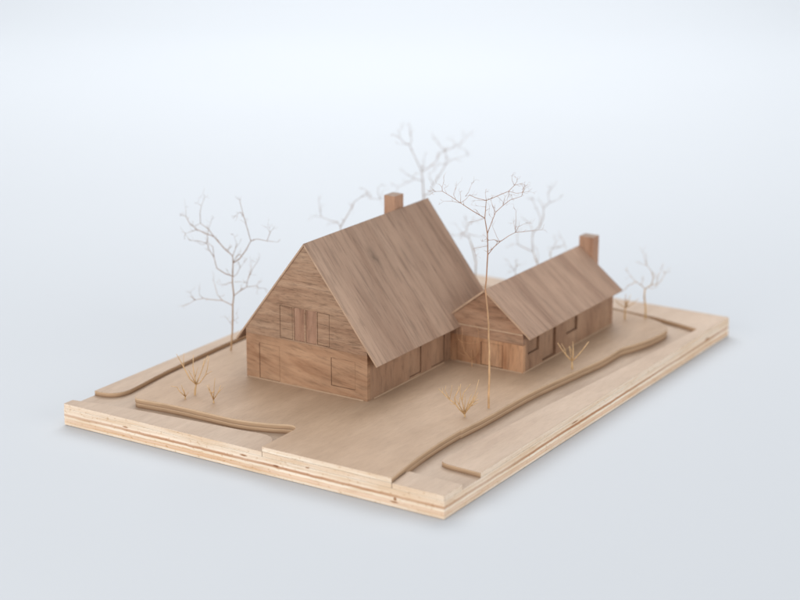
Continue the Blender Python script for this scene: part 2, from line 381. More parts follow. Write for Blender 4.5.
# pale cut edge of the terrace opening along the walls
def lip(x0, x1, y0, y1, parent):
    bm = bmesh.new(); box(bm, x0, x1, y0, y1, ZB, ZB+.018)
    mesh_obj('plinth', bm, M['lip'], parent, .004)
lip(hx0+.25, 6.80, yr-.028, yr-.002, big)
lip(hx0-.022, hx0-.002, yr+.1, yl-.05, big)

# ------------------------------------------------------------------ small house
gx0, gx1, gx1r, gyr, gyl, gyc = 7.1135, 11.84, 11.955, 2.161, 4.266, 3.2136
gzr = ZB+1.885; gs = .79; gth = .05
grt = lambda y: gzr-gs*abs(y-gyc); gtv = gth*math.sqrt(1+gs**2); gun = lambda y: grt(y)-gtv
small = thing('house_model', 'small low walnut house with shallow roof and tall chimney at its far gable', 'model house', (gx0, gyc, ZB))
jz = 1.30
gyc_, = (gyc,)
panel('gable_wall', [(gyr, jz+.003), (gyl, jz+.003), (gyl, gun(gyl)), (gyc, gun(gyc)), (gyr, gun(gyr))], [], PX(gx0-.004), T, .04, [M['gable_small'], M['burnt']], small)
panel('lower_wall', rect(gyr, gyl, ZB, jz), [rect(2.70, 3.30, ZB+.02, 1.22)], PX(gx0), T, .045, [M['gable_small_low'], M['burnt']], small)
slab('door', 2.70+.016, 3.30-.012, ZB+.03, 1.22-.01, PX(gx0), .014, .043, M['gable_small_low'], small)
bm = bmesh.new(); box(bm, gx0-.018, gx0-.0045, gyr+.01, gyl-.01, 1.545, 1.575); mesh_obj('trim_strip', bm, M['roof_edge'], small, .003)
sw = [rect(7.36, 7.90, 1.02, 1.47), rect(8.08, 8.76, ZB+.03, 1.47), rect(9.30, 9.87, 1.00, 1.47)]
panel('side_wall', rect(gx0+T+.001, gx1-T, ZB, gun(gyr)), sw, PY(gyr), T-.01, .085, [M['side'], M['burnt']], small)
for a0, a1, b0, b1, k, d in ((7.36, 7.90, 1.02, 1.47, 'window', .055), (8.08, 8.76, ZB+.03, 1.47, 'door', .068), (9.30, 9.87, 1.00, 1.47, 'window', .055)):
    slab(k, a0+.006, a1-.012, b0+.008, b1-.006, PY(gyr), d, .084, M['side'], small)
panel('side_wall', rect(gx0+T+.001, gx1-T, ZB, gun(gyl)), [], PYb(gyl), T-.01, .05, [M['side'], M['burnt']], small)
panel('gable_wall', [(gyr, ZB), (gyl, ZB), (gyl, gun(gyl)), (gyc, gun(gyc)), (gyr, gun(gyr))], [], PXb(gx1), T, .05, [M['gable_small'], M['burnt']], small)
roof('roof_slope', gx0-.03, gx1r, gyc, gzr, gs, gyr-.214, gth, [M['roof_small'], M['roof_edge']], small)
chimney(gx1r+.003, gx1r+.33, 2.83, 3.225, ZB, 2.755, small)
lip(gx0+.02, gx1-.1, gyr-.026, gyr-.002, small)
lip(gx0-.024, gx0-.002, gyr+.02, gyl-.3, small)

# ------------------------------------------------------------------ dried-twig trees and shrubs
DATA = json.loads(r'''{"left":[[1,[[4.814,8.968,0.626,0.0189],[4.904,9.002,0.915,0.0182],[4.955,9.017,1.116,0.0175],[5.026,9.054,1.415,0.0169],[5.097,9.1,1.677,0.0162],[5.172,9.116,1.907,0.0155],[5.23,9.195,2.204,0.0148],[5.305,9.234,2.502,0.0142],[5.353,9.253,2.665,0.0135]]],[0,[[5.097,9.1,1.677,0.0099],[5.056,9.378,1.769,0.0088],[4.962,9.631,1.77,0.0078],[4.901,9.845,1.787,0.0067],[4.821,10.047,1.731,0.0056],[4.764,10.204,1.626,0.0045]]],[0,[[5.056,9.378,1.769,0.0072],[5.137,9.59,1.859,0.006],[5.256,9.743,2.005,0.0048],[5.37,9.893,2.153,0.0036]]],[0,[[4.901,9.845,1.787,0.0054],[4.825,9.891,1.87,0.0041],[4.794,9.884,1.987,0.0027]]],[0,[[4.821,10.047,1.731,0.0054],[4.779,10.12,1.827,0.0041],[4.776,10.137,1.898,0.0027]]],[0,[[5.172,9.116,1.907,0.0099],[5.342,9.071,1.981,0.0087],[5.543,9.005,2.05,0.0074],[5.766,8.871,2.046,0.0062],[5.804,8.814,1.987,0.0049],[5.925,8.732,1.964,0.0036]]],[0,[[5.543,9.005,2.05,0.0081],[5.534,8.959,2.239,0.007],[5.568,8.885,2.421,0.0059],[5.583,8.828,2.551,0.0047],[5.596,8.683,2.73,0.0036]]],[0,[[5.534,8.959,2.239,0.0054],[5.749,9.021,2.43,0.0041],[5.881,9.095,2.568,0.0027]]],[0,[[5.766,8.871,2.046,0.0045],[5.845,8.877,2.087,0.0036],[5.957,8.86,2.124,0.0027]]],[0,[[5.234,9.189,2.204,0.0063],[5.194,9.275,2.207,0.0049],[5.142,9.345,2.159,0.0036]]],[0,[[5.262,9.154,2.22,0.0054],[5.299,9.03,2.241,0.004],[5.32,8.918,2.225,0.0027]]],[0,[[4.976,9.047,1.231,0.0045],[4.95,9.116,1.317,0.0036],[4.939,9.148,1.368,0.0027]]],[0,[[5.008,9.043,1.314,0.0045],[5.159,8.993,1.355,0.0036],[5.227,9.086,1.43,0.0027]]],[0,[[5.263,9.224,2.361,0.0108],[5.179,9.365,2.42,0.0099],[5.081,9.545,2.552,0.009],[5.065,9.609,2.821,0.0081],[5.015,9.715,3.012,0.0072],[5.019,9.778,3.162,0.0063],[4.899,9.942,3.218,0.0054],[4.783,10.067,3.237,0.0045]]],[0,[[5.065,9.609,2.821,0.0081],[5.029,9.607,3.095,0.0063],[4.948,9.699,3.206,0.0045]]],[0,[[5.019,9.778,3.162,0.0063],[5.025,9.753,3.377,0.0051],[5.013,9.694,3.564,0.0039],[5.041,9.637,3.742,0.0027]]],[0,[[5.019,9.778,3.162,0.0054],[4.967,9.848,3.128,0.004],[4.917,9.916,3.147,0.0027]]],[0,[[5.353,9.253,2.665,0.0126],[5.391,9.29,2.829,0.0116],[5.341,9.472,2.974,0.0106],[5.274,9.758,3.269,0.0096],[5.177,9.94,3.353,0.0085],[5.073,10.125,3.446,0.0075],[5.017,10.306,3.603,0.0065],[5.033,10.414,3.745,0.0055],[4.999,10.492,3.759,0.0045]]],[0,[[5.073,10.125,3.446,0.0072],[4.944,10.19,3.411,0.0054],[4.815,10.253,3.388,0.0036]]],[0,[[5.033,10.414,3.745,0.0045],[5.151,10.511,3.921,0.0027]]],[0,[[5.274,9.758,3.269,0.009],[5.284,9.934,3.438,0.0075],[5.281,10.168,3.549,0.006],[5.226,10.28,3.492,0.0045]]],[0,[[5.281,10.168,3.549,0.0072],[5.282,10.173,3.796,0.0059],[5.271,10.121,4.0,0.0045],[5.309,10.021,4.218,0.0031]]],[0,[[5.271,10.121,4.0,0.0045],[5.262,10.221,4.042,0.0027]]],[0,[[5.341,9.472,2.974,0.0081],[5.382,9.395,2.994,0.0036]]],[0,[[5.391,9.29,2.829,0.0072],[5.457,9.235,3.035,0.0057],[5.453,9.207,3.147,0.0042],[5.42,9.27,3.358,0.0027]]],[0,[[5.457,9.235,3.035,0.0045],[5.49,9.149,3.147,0.0027]]],[0,[[5.353,9.253,2.665,0.0126],[5.401,9.092,2.784,0.0113],[5.4,8.891,3.027,0.01],[5.417,8.748,3.273,0.0087],[5.283,8.743,3.619,0.0074],[5.162,8.749,3.94,0.0061],[5.092,8.764,4.196,0.0048],[5.021,8.755,4.367,0.0035]]],[0,[[5.162,8.749,3.94,0.0062],[5.105,8.808,4.049,0.0049],[5.023,8.831,4.01,0.0035]]],[0,[[5.283,8.743,3.619,0.0053],[5.249,8.769,3.745,0.0027]]],[0,[[5.417,8.748,3.273,0.0089],[5.431,8.565,3.348,0.0071],[5.45,8.284,3.331,0.0053],[5.491,7.999,3.338,0.0035]]],[0,[[5.45,8.284,3.331,0.0062],[5.572,8.285,3.515,0.0044],[5.591,8.36,3.606,0.0027]]],[0,[[5.572,8.285,3.515,0.0044],[5.573,8.178,3.634,0.0027]]],[0,[[5.353,9.253,2.665,0.0081],[5.504,9.256,2.808,0.0059],[5.589,9.234,2.828,0.0036]]],[0,[[5.264,9.208,2.335,0.0072],[5.38,9.174,2.384,0.0057],[5.527,9.174,2.529,0.0042],[5.633,9.144,2.616,0.0027]]],[0,[[5.527,9.174,2.529,0.0045],[5.51,9.201,2.636,0.0027]]]],"front":[[1,[[4.625,1.647,0.626,0.0246],[4.781,1.731,1.221,0.023],[4.939,1.83,1.86,0.0213],[5.063,1.931,2.39,0.0197],[5.172,2.056,2.921,0.018],[5.215,2.115,3.178,0.0164],[5.259,2.118,3.341,0.0148],[5.416,2.181,3.881,0.0131],[5.521,2.257,4.334,0.0115],[5.569,2.355,4.666,0.0098],[5.687,2.393,5.04,0.0082]]],[0,[[5.569,2.355,4.666,0.0082],[5.45,2.622,4.832,0.0074],[5.333,2.846,4.995,0.0066],[5.24,3.048,5.142,0.0057],[5.137,3.199,5.255,0.0049],[5.044,3.333,5.25,0.0041]]],[0,[[5.137,3.199,5.255,0.0065],[5.196,3.243,5.335,0.0047],[5.268,3.258,5.39,0.0029]]],[0,[[5.333,2.846,4.995,0.0049],[5.373,2.864,5.123,0.0037],[5.413,2.903,5.19,0.0025]]],[0,[[5.333,2.846,4.995,0.0049],[5.271,3.029,5.025,0.0037],[5.184,3.196,5.021,0.0025]]],[0,[[5.333,2.846,4.995,0.0049],[5.483,2.79,5.062,0.0041],[5.588,2.779,5.123,0.0033]]],[0,[[5.687,2.393,5.04,0.0066],[5.69,2.62,5.059,0.0058],[5.714,2.835,5.098,0.0051],[5.694,2.932,5.067,0.0044],[5.804,2.925,5.127,0.0036],[5.968,2.939,5.282,0.0029]]],[0,[[5.324,2.97,5.071,0.0041],[5.402,3.072,5.155,0.0031],[5.558,3.093,5.316,0.0021]]],[0,[[5.687,2.393,5.04,0.0049],[5.631,2.389,5.229,0.0033]]],[0,[[5.687,2.393,5.04,0.0082],[5.902,2.307,5.082,0.0074],[6.1,2.239,5.123,0.0066],[6.28,2.159,5.163,0.0058],[6.476,2.126,5.265,0.005],[6.605,2.064,5.28,0.0042]]],[0,[[6.476,2.126,5.265,0.005],[6.461,2.174,5.369,0.0037],[6.468,2.188,5.463,0.0025]]],[0,[[6.476,2.126,5.265,0.005],[6.591,2.119,5.335,0.0037],[6.66,2.177,5.396,0.0025]]],[0,[[6.28,2.159,5.163,0.0058],[6.321,2.17,5.082,0.0046],[6.379,2.14,5.064,0.0033]]],[0,[[6.28,2.159,5.163,0.005],[6.312,1.978,5.131,0.0041],[6.357,1.87,5.152,0.0033],[6.404,1.742,5.184,0.0025]]],[0,[[6.321,2.17,5.082,0.005],[6.303,2.205,4.974,0.0025]]],[0,[[5.521,2.257,4.334,0.009],[5.557,2.191,4.561,0.008],[5.587,2.094,4.832,0.0071],[5.627,1.933,4.999,0.0061],[5.651,1.772,5.137,0.0051],[5.737,1.531,5.236,0.0042],[5.769,1.515,5.328,0.0032]]],[0,[[5.737,1.531,5.236,0.0049],[5.728,1.467,5.469,0.0024]]],[0,[[5.627,1.933,4.999,0.0049],[5.63,1.902,5.147,0.0037],[5.632,1.88,5.213,0.0024]]],[0,[[5.627,1.933,4.999,0.0041],[5.688,1.969,5.062,0.0033],[5.669,1.995,5.095,0.0024]]],[0,[[5.587,2.094,4.832,0.0057],[5.589,2.162,4.929,0.0045],[5.654,2.255,5.064,0.0033]]],[0,[[5.768,1.54,5.372,0.0041],[5.816,1.508,5.446,0.0024]]],[0,[[6.357,1.87,5.152,0.0041],[6.435,1.868,5.201,0.0025]]],[0,[[5.416,2.181,3.881,0.009],[5.643,2.158,4.012,0.0082],[5.824,2.106,4.103,0.0074],[6.098,2.038,4.19,0.0066],[6.27,1.961,4.245,0.0058],[6.51,1.832,4.228,0.005],[6.741,1.722,4.226,0.0042],[6.925,1.64,4.208,0.0033]]],[0,[[5.824,2.106,4.103,0.0066],[5.698,2.174,4.17,0.0058],[5.598,2.262,4.17,0.0049]]],[0,[[5.824,2.106,4.103,0.0049],[5.812,2.174,4.201,0.0041],[5.796,2.251,4.373,0.0033],[5.768,2.285,4.471,0.0025]]],[0,[[6.27,1.961,4.245,0.0058],[6.29,1.975,4.37,0.0047],[6.333,1.988,4.556,0.0036],[6.361,2.014,4.726,0.0025]]],[0,[[6.27,1.961,4.245,0.005],[6.364,1.936,4.36,0.0037],[6.514,1.839,4.423,0.0025]]],[0,[[6.278,1.966,4.276,0.0041],[6.301,2.03,4.459,0.0025]]],[0,[[5.652,2.37,4.898,0.0041],[5.597,2.527,4.912,0.0021]]],[0,[[5.687,2.393,5.04,0.0041],[5.528,2.58,5.048,0.002]]],[0,[[5.569,2.355,4.666,0.0041],[5.428,2.569,4.586,0.0025]]],[0,[[5.551,2.269,4.049,0.0049],[5.367,2.344,4.047,0.004],[5.212,2.417,4.048,0.003],[5.109,2.32,3.963,0.002]]],[0,[[5.619,2.375,4.814,0.0041],[5.721,2.326,4.864,0.0033],[5.693,2.327,4.773,0.0025]]]],"back":[[1,[[11.7,7.7,0.626,0.0178],[12.006,7.944,1.967,0.0162],[12.296,8.113,3.106,0.0146],[12.376,8.189,3.496,0.0129],[12.412,8.246,3.73,0.0113]]],[0,[[12.412,8.246,3.73,0.0105],[12.362,8.359,4.015,0.0094],[12.305,8.467,4.259,0.0083],[12.271,8.541,4.462,0.0073],[12.159,8.638,4.532,0.0062],[12.084,8.733,4.657,0.0051],[11.978,8.832,4.746,0.004]]],[0,[[12.271,8.541,4.462,0.0065],[12.256,8.47,4.596,0.0054],[12.197,8.472,4.769,0.0043],[12.175,8.468,5.017,0.0032]]],[0,[[12.084,8.733,4.657,0.0056],[12.205,8.834,4.81,0.0042],[12.335,8.846,4.91,0.0028]]],[0,[[12.271,8.541,4.462,0.0056],[12.174,8.599,4.493,0.004],[12.002,8.728,4.529,0.0024]]],[0,[[12.256,8.47,4.596,0.0048],[12.384,8.638,4.842,0.0024]]],[0,[[12.412,8.246,3.73,0.0089],[12.667,8.142,3.84,0.0082],[12.922,8.085,3.966,0.0075],[13.069,8.128,4.101,0.0068],[13.289,8.047,4.175,0.0061],[13.456,7.957,4.218,0.0054],[13.743,7.844,4.306,0.0047],[13.858,7.793,4.375,0.004],[14.139,7.77,4.539,0.0033]]],[0,[[13.289,8.047,4.175,0.0074],[13.332,8.217,4.273,0.006],[13.367,8.359,4.376,0.0046],[13.43,8.529,4.472,0.0033]]],[0,[[13.743,7.844,4.306,0.0049],[13.886,7.835,4.47,0.0025]]],[0,[[13.456,7.957,4.218,0.0049],[13.615,7.91,4.3,0.0037],[13.658,8.081,4.419,0.0025]]],[0,[[12.922,8.085,3.966,0.0049],[13.018,8.12,4.131,0.0033]]],[0,[[12.296,8.113,3.106,0.0097],[12.32,7.924,3.208,0.0089],[12.335,7.84,3.443,0.0081],[12.339,7.633,3.735,0.0072],[12.335,7.446,4.045,0.0064],[12.308,7.409,4.298,0.0056],[12.251,7.422,4.429,0.0048]]],[0,[[12.335,7.446,4.045,0.0064],[12.453,7.355,4.156,0.0052],[12.585,7.201,4.212,0.004],[12.764,7.052,4.266,0.0028]]],[0,[[12.335,7.446,4.045,0.0064],[12.207,7.532,4.078,0.0048],[12.027,7.609,4.041,0.0032]]],[0,[[12.335,7.84,3.443,0.0073],[12.388,7.968,3.603,0.0062],[12.432,8.035,3.71,0.0051],[12.603,7.959,3.77,0.004]]],[0,[[12.376,8.189,3.496,0.0073],[12.233,8.348,3.565,0.0059],[12.2,8.422,3.604,0.0046],[12.025,8.599,3.78,0.0032]]],[0,[[12.2,8.422,3.604,0.0057],[12.192,8.275,3.726,0.004]]],[0,[[12.233,8.348,3.565,0.0065],[12.166,8.592,3.424,0.0054],[12.087,8.806,3.309,0.0043],[12.076,8.919,3.359,0.0032]]],[0,[[12.452,8.237,3.827,0.0049],[12.448,8.188,3.978,0.0036],[12.4,8.159,4.155,0.0024]]],[0,[[12.087,8.806,3.309,0.0049],[12.096,8.835,3.22,0.0032]]],[0,[[12.412,8.246,3.73,0.004],[12.692,8.396,3.992,0.0024]]],[0,[[13.637,7.875,4.3,0.0041],[13.871,7.726,4.109,0.0025]]]],"backleft":[[1,[[8.43,8.2,0.626,0.0154],[8.795,8.432,2.072,0.0131],[8.998,8.575,2.892,0.0108]]],[0,[[8.998,8.575,2.892,0.01],[9.296,8.602,3.073,0.0091],[9.586,8.633,3.241,0.0081],[9.731,8.656,3.38,0.0071],[9.96,8.608,3.465,0.0061],[10.198,8.547,3.488,0.0051],[10.304,8.671,3.608,0.0042],[10.328,8.761,3.608,0.0031]]],[0,[[10.198,8.547,3.488,0.0063],[10.168,8.382,3.421,0.0047],[10.165,8.125,3.439,0.0031]]],[0,[[10.165,8.125,3.439,0.0055],[10.211,8.227,3.635,0.0041],[10.268,8.192,3.768,0.0027]]],[0,[[10.165,8.125,3.439,0.0047],[10.162,8.05,3.651,0.0023]]],[0,[[8.998,8.575,2.892,0.0077],[9.069,8.721,2.98,0.0066],[9.061,8.952,2.997,0.0054],[9.098,9.252,3.042,0.0043],[9.079,9.442,3.037,0.0031]]],[0,[[9.098,9.252,3.042,0.0062],[9.167,9.335,3.219,0.0045],[9.239,9.419,3.412,0.0027]]],[0,[[9.731,8.656,3.38,0.0055],[9.729,8.674,3.285,0.0031]]],[0,[[9.96,8.608,3.465,0.0047],[10.043,8.407,3.63,0.0035],[10.039,8.369,3.573,0.0023]]],[0,[[9.069,8.721,2.98,0.0046],[9.035,8.771,2.95,0.0031]]],[0,[[9.167,9.335,3.219,0.0039],[9.222,9.317,3.273,0.0023]]]],"backmid":[[1,[[11.45,6.0,0.626,0.0143],[11.742,6.133,1.681,0.0129],[11.775,6.248,1.984,0.0116],[11.793,6.38,2.289,0.0103]]],[0,[[11.793,6.38,2.289,0.0103],[11.616,6.492,2.439,0.0075],[11.416,6.569,2.408,0.0047]]],[0,[[11.616,6.492,2.439,0.0111],[11.71,6.423,2.475,0.0092],[11.827,6.458,2.62,0.0074],[11.855,6.512,2.718,0.0055]]],[0,[[11.827,6.458,2.62,0.0079],[12.018,6.375,2.702,0.0056],[12.185,6.258,2.731,0.0032]]],[0,[[11.712,6.388,2.417,0.0079],[11.834,6.227,2.365,0.0055],[11.925,6.066,2.336,0.0032]]],[0,[[11.793,6.38,2.289,0.0055],[11.838,6.259,1.978,0.0046],[11.922,6.167,2.036,0.0037],[12.047,6.061,2.061,0.0028]]],[0,[[11.838,6.259,1.978,0.0048],[11.849,6.263,1.831,0.0024]]],[0,[[11.616,6.492,2.439,0.0047],[11.519,6.615,2.664,0.0024]]]],"backright":[[1,[[12.35,4.65,0.626,0.0158],[12.557,4.71,1.348,0.0143],[12.622,4.766,1.625,0.0127],[12.631,4.905,1.931,0.0111]]],[0,[[12.631,4.905,1.931,0.0087],[12.697,4.979,2.193,0.0077],[12.76,4.996,2.422,0.0067],[12.791,5.085,2.607,0.0057],[12.747,5.152,2.669,0.0048]]],[0,[[12.76,4.996,2.422,0.0103],[12.837,4.84,2.59,0.0092],[12.89,4.762,2.834,0.0082],[12.908,4.779,3.072,0.0071],[13.016,4.662,3.227,0.0061],[12.997,4.703,3.468,0.005],[13.056,4.605,3.631,0.0039]]],[0,[[12.837,4.84,2.59,0.0071],[12.993,4.906,2.793,0.0058],[13.081,5.095,3.036,0.0045],[13.13,5.239,3.211,0.0032]]],[0,[[12.908,4.779,3.072,0.0063],[12.998,4.921,3.238,0.0047],[13.024,5.137,3.246,0.0032]]],[0,[[13.016,4.662,3.227,0.0063],[13.093,4.417,3.324,0.0032]]],[0,[[12.631,4.905,1.931,0.0095],[12.442,5.039,2.057,0.0081],[12.286,5.18,2.173,0.0067],[12.233,5.177,2.348,0.0053],[12.221,5.151,2.517,0.0039]]],[0,[[12.286,5.18,2.173,0.0055],[12.231,5.308,2.188,0.0032]]],[0,[[12.622,4.766,1.625,0.0063],[12.691,4.787,1.853,0.0048],[12.694,4.823,1.97,0.0032]]],[0,[[12.221,5.151,2.517,0.0047],[12.193,5.185,2.721,0.0024]]],[0,[[12.997,4.703,3.468,0.0047],[13.018,4.673,3.589,0.0024]]]],"backsmall":[[1,[[12.55,4.2,0.626,0.0119],[12.754,4.371,1.489,0.0106],[12.804,4.49,1.871,0.0092],[12.866,4.482,2.021,0.0079]]],[0,[[12.866,4.482,2.021,0.0071],[12.884,4.363,2.198,0.0051],[12.889,4.39,2.274,0.0032]]],[0,[[12.866,4.482,2.021,0.0071],[12.975,4.208,2.118,0.0058],[12.991,4.175,2.201,0.0045],[12.94,4.242,2.366,0.0032]]],[0,[[12.991,4.175,2.201,0.0047],[12.967,4.115,2.092,0.0024]]],[0,[[12.804,4.49,1.871,0.0047],[12.845,4.56,2.015,0.0024]]]],"tip":[[1,[[11.2,4.64,0.626,0.0109],[11.395,4.728,1.35,0.0091],[11.445,4.761,1.576,0.0073],[11.474,4.809,1.723,0.0054]]],[0,[[11.474,4.809,1.723,0.0054],[11.402,4.882,1.83,0.0041],[11.364,4.952,1.949,0.0027]]],[0,[[11.474,4.809,1.723,0.0062],[11.489,4.785,1.824,0.0045],[11.492,4.788,1.944,0.0027]]],[0,[[11.489,4.785,1.824,0.0039],[11.505,4.719,1.87,0.0023]]],[0,[[11.474,4.809,1.723,0.0047],[11.414,4.908,1.674,0.0023]]]],"right":[[1,[[12.671,1.634,0.626,0.0247],[12.677,1.628,0.639,0.0231],[12.739,1.66,0.869,0.0214],[12.79,1.734,1.166,0.0197],[12.853,1.749,1.355,0.0181]]],[0,[[12.853,1.749,1.355,0.0133],[13.021,1.655,1.436,0.0112],[13.099,1.559,1.432,0.0091],[13.206,1.499,1.494,0.0069],[13.391,1.443,1.691,0.0048]]],[0,[[13.021,1.655,1.436,0.0114],[13.078,1.632,1.594,0.0095],[13.102,1.668,1.743,0.0076],[12.996,1.789,1.945,0.0057],[12.966,1.909,2.271,0.0038]]],[0,[[12.996,1.789,1.945,0.0067],[12.945,1.924,1.973,0.0033]]],[0,[[12.853,1.749,1.355,0.0095],[12.811,1.838,1.448,0.0071],[12.835,1.818,1.587,0.0048]]],[0,[[12.811,1.838,1.448,0.0095],[12.792,1.983,1.526,0.0067],[12.761,2.224,1.757,0.0038]]],[0,[[12.792,1.983,1.526,0.0086],[12.729,2.175,1.397,0.0062],[12.727,2.227,1.311,0.0038]]],[0,[[13.099,1.559,1.432,0.0076],[13.216,1.549,1.663,0.0055],[13.277,1.527,1.795,0.0033]]],[0,[[13.102,1.668,1.743,0.0057],[13.136,1.589,1.711,0.0029]]],[0,[[12.996,1.789,1.945,0.0057],[12.988,1.819,2.102,0.0033]]]],"lb1":[[1,[[1.792,7.668,0.626,0.0235],[1.822,7.683,0.734,0.0217],[1.87,7.687,0.851,0.0199]]],[0,[[1.87,7.687,0.851,0.0154],[1.816,7.818,0.974,0.0136],[1.794,7.963,1.216,0.0118],[1.769,8.024,1.354,0.0099],[1.749,8.131,1.531,0.0081]]],[0,[[1.87,7.687,0.851,0.0154],[1.932,7.78,0.995,0.013],[1.992,7.863,1.214,0.0106],[2.095,7.922,1.449,0.0082]]],[0,[[1.87,7.687,0.851,0.0136],[1.915,7.612,0.9,0.012],[1.975,7.495,1.083,0.0104],[1.973,7.43,1.262,0.0088],[2.005,7.402,1.542,0.0072]]],[0,[[1.794,7.963,1.216,0.009],[1.88,8.042,1.344,0.0072],[1.988,8.109,1.493,0.0054]]],[0,[[1.975,7.495,1.083,0.009],[2.016,7.338,1.195,0.0054]]],[0,[[1.938,7.77,0.995,0.0082],[2.017,7.739,1.217,0.0054]]]],"lb2":[[1,[[1.459,7.688,0.626,0.0198],[1.48,7.689,0.679,0.0162]]],[0,[[1.48,7.689,0.679,0.0126],[1.486,7.76,0.819,0.0099],[1.486,7.798,0.93,0.0072]]],[0,[[1.48,7.689,0.679,0.0126],[1.403,7.779,0.792,0.0105],[1.386,7.847,0.903,0.0084],[1.305,7.953,0.93,0.0063]]],[0,[[1.48,7.689,0.679,0.009],[1.559,7.663,0.768,0.0054]]]],"lb3":[[1,[[1.597,6.979,0.626,0.0214],[1.615,6.999,0.7,0.0161]]],[0,[[1.615,6.999,0.7,0.0134],[1.653,7.136,0.864,0.0103],[1.658,7.206,0.991,0.0072]]],[0,[[1.615,6.999,0.7,0.0116],[1.62,6.979,0.95,0.0094],[1.634,6.954,1.21,0.0071]]],[0,[[1.615,6.999,0.7,0.0116],[1.714,6.944,0.835,0.0089],[1.823,6.94,0.992,0.0063]]],[0,[[1.653,7.136,0.864,0.0089],[1.646,7.138,1.031,0.0054]]],[0,[[1.714,6.944,0.835,0.008],[1.811,6.86,0.964,0.0054]]]],"fb":[[1,[[3.843,1.795,0.626,0.0227],[3.855,1.816,0.688,0.0192]]],[0,[[3.855,1.816,0.688,0.0157],[3.856,1.957,0.776,0.0142],[3.845,2.041,0.879,0.0126],[3.804,2.17,0.971,0.011],[3.795,2.333,1.094,0.0095],[3.789,2.445,1.179,0.0079]]],[0,[[3.845,2.041,0.879,0.0123],[3.854,2.073,1.009,0.0105],[3.91,2.007,1.191,0.0087],[3.938,2.011,1.275,0.007]]],[0,[[3.855,1.816,0.688,0.014],[3.815,1.833,0.929,0.0122],[3.804,1.878,1.062,0.0105],[3.777,1.89,1.252,0.0087],[3.769,1.867,1.397,0.007]]],[0,[[3.805,1.853,1.02,0.0122],[3.9,1.873,1.15,0.0096],[4.068,1.797,1.323,0.007]]],[0,[[3.804,2.17,0.971,0.0088],[3.826,2.301,1.16,0.007],[3.853,2.292,1.258,0.0053]]],[0,[[3.845,2.041,0.879,0.0088],[3.775,2.139,0.881,0.0053]]],[0,[[3.855,1.816,0.688,0.0096],[3.913,1.712,0.853,0.0084],[3.966,1.646,1.058,0.0073],[4.094,1.6,1.456,0.0061]]],[0,[[3.804,2.17,0.971,0.0079],[3.872,2.162,1.173,0.0066],[3.885,2.158,1.285,0.0053]]],[0,[[3.91,2.007,1.191,0.0079],[3.887,2.068,1.07,0.0053]]],[0,[[3.855,1.816,0.688,0.0087],[3.941,1.857,0.932,0.007],[4.017,1.891,1.089,0.0053]]],[0,[[3.795,2.333,1.094,0.007],[3.822,2.362,1.196,0.0044]]]],"rb":[[1,[[8.028,1.328,0.626,0.0264],[8.036,1.341,0.704,0.0245],[8.065,1.359,0.807,0.0226]]],[0,[[8.065,1.359,0.807,0.017],[8.021,1.461,0.915,0.0145],[7.929,1.539,1.071,0.0119],[7.869,1.656,1.262,0.0094]]],[0,[[8.012,1.49,0.943,0.0113],[8.062,1.553,1.052,0.0094],[8.102,1.666,1.177,0.0076]]],[0,[[8.065,1.359,0.807,0.016],[8.082,1.341,1.001,0.0127],[8.102,1.371,1.279,0.0094]]],[0,[[8.065,1.359,0.807,0.0151],[8.135,1.235,0.964,0.0132],[8.178,1.152,1.091,0.0113],[8.283,1.048,1.286,0.0094]]],[0,[[8.073,1.335,0.964,0.0094],[8.149,1.468,1.126,0.0066]]]],"br":[[1,[[12.309,2.035,0.626,0.0226],[12.364,2.059,0.827,0.021],[12.387,2.066,0.91,0.0195]]],[0,[[12.387,2.066,0.91,0.0144],[12.318,2.187,0.997,0.0113],[12.268,2.318,1.113,0.0082]]],[0,[[12.387,2.066,0.91,0.0133],[12.409,2.084,1.098,0.0103],[12.405,2.071,1.279,0.0072]]],[0,[[12.387,2.066,0.91,0.0144],[12.458,1.934,1.002,0.0108],[12.544,1.776,1.167,0.0072]]],[0,[[12.418,2.045,0.959,0.0113],[12.505,2.037,1.117,0.0087],[12.598,2.029,1.22,0.0062]]]],"gb1":[[1,[[6.921,3.419,0.626,0.0123],[6.96,3.449,0.772,0.0099]]],[0,[[6.96,3.449,0.772,0.008],[7.051,3.513,0.935,0.0069],[7.175,3.574,1.09,0.0059],[7.343,3.648,1.307,0.0048],[7.465,3.763,1.505,0.0037]]],[0,[[6.96,3.449,0.772,0.0074],[6.997,3.304,0.987,0.0066],[6.985,3.301,1.214,0.0059],[6.995,3.297,1.508,0.0051],[7.007,3.155,1.492,0.0044],[7.047,3.044,1.55,0.0037]]],[0,[[6.995,3.297,1.508,0.0055],[6.989,3.363,1.597,0.0043],[6.988,3.418,1.638,0.0031]]],[0,[[6.96,3.449,0.772,0.0068],[6.903,3.618,0.957,0.006],[6.87,3.671,1.181,0.0052],[6.917,3.687,1.413,0.0045],[6.944,3.719,1.549,0.0037]]],[0,[[6.87,3.671,1.181,0.0061],[6.814,3.762,1.304,0.0046],[6.81,3.776,1.525,0.0031]]],[0,[[6.985,3.301,1.214,0.0049],[6.925,3.484,1.186,0.0045],[6.904,3.622,1.192,0.004],[6.912,3.779,1.225,0.0035],[6.889,3.916,1.208,0.0031]]],[0,[[7.343,3.648,1.307,0.005],[7.338,3.562,1.273,0.0031]]],[0,[[6.96,3.449,0.772,0.0055],[6.945,3.767,0.894,0.0043],[6.977,3.953,0.978,0.0031]]]]}''')
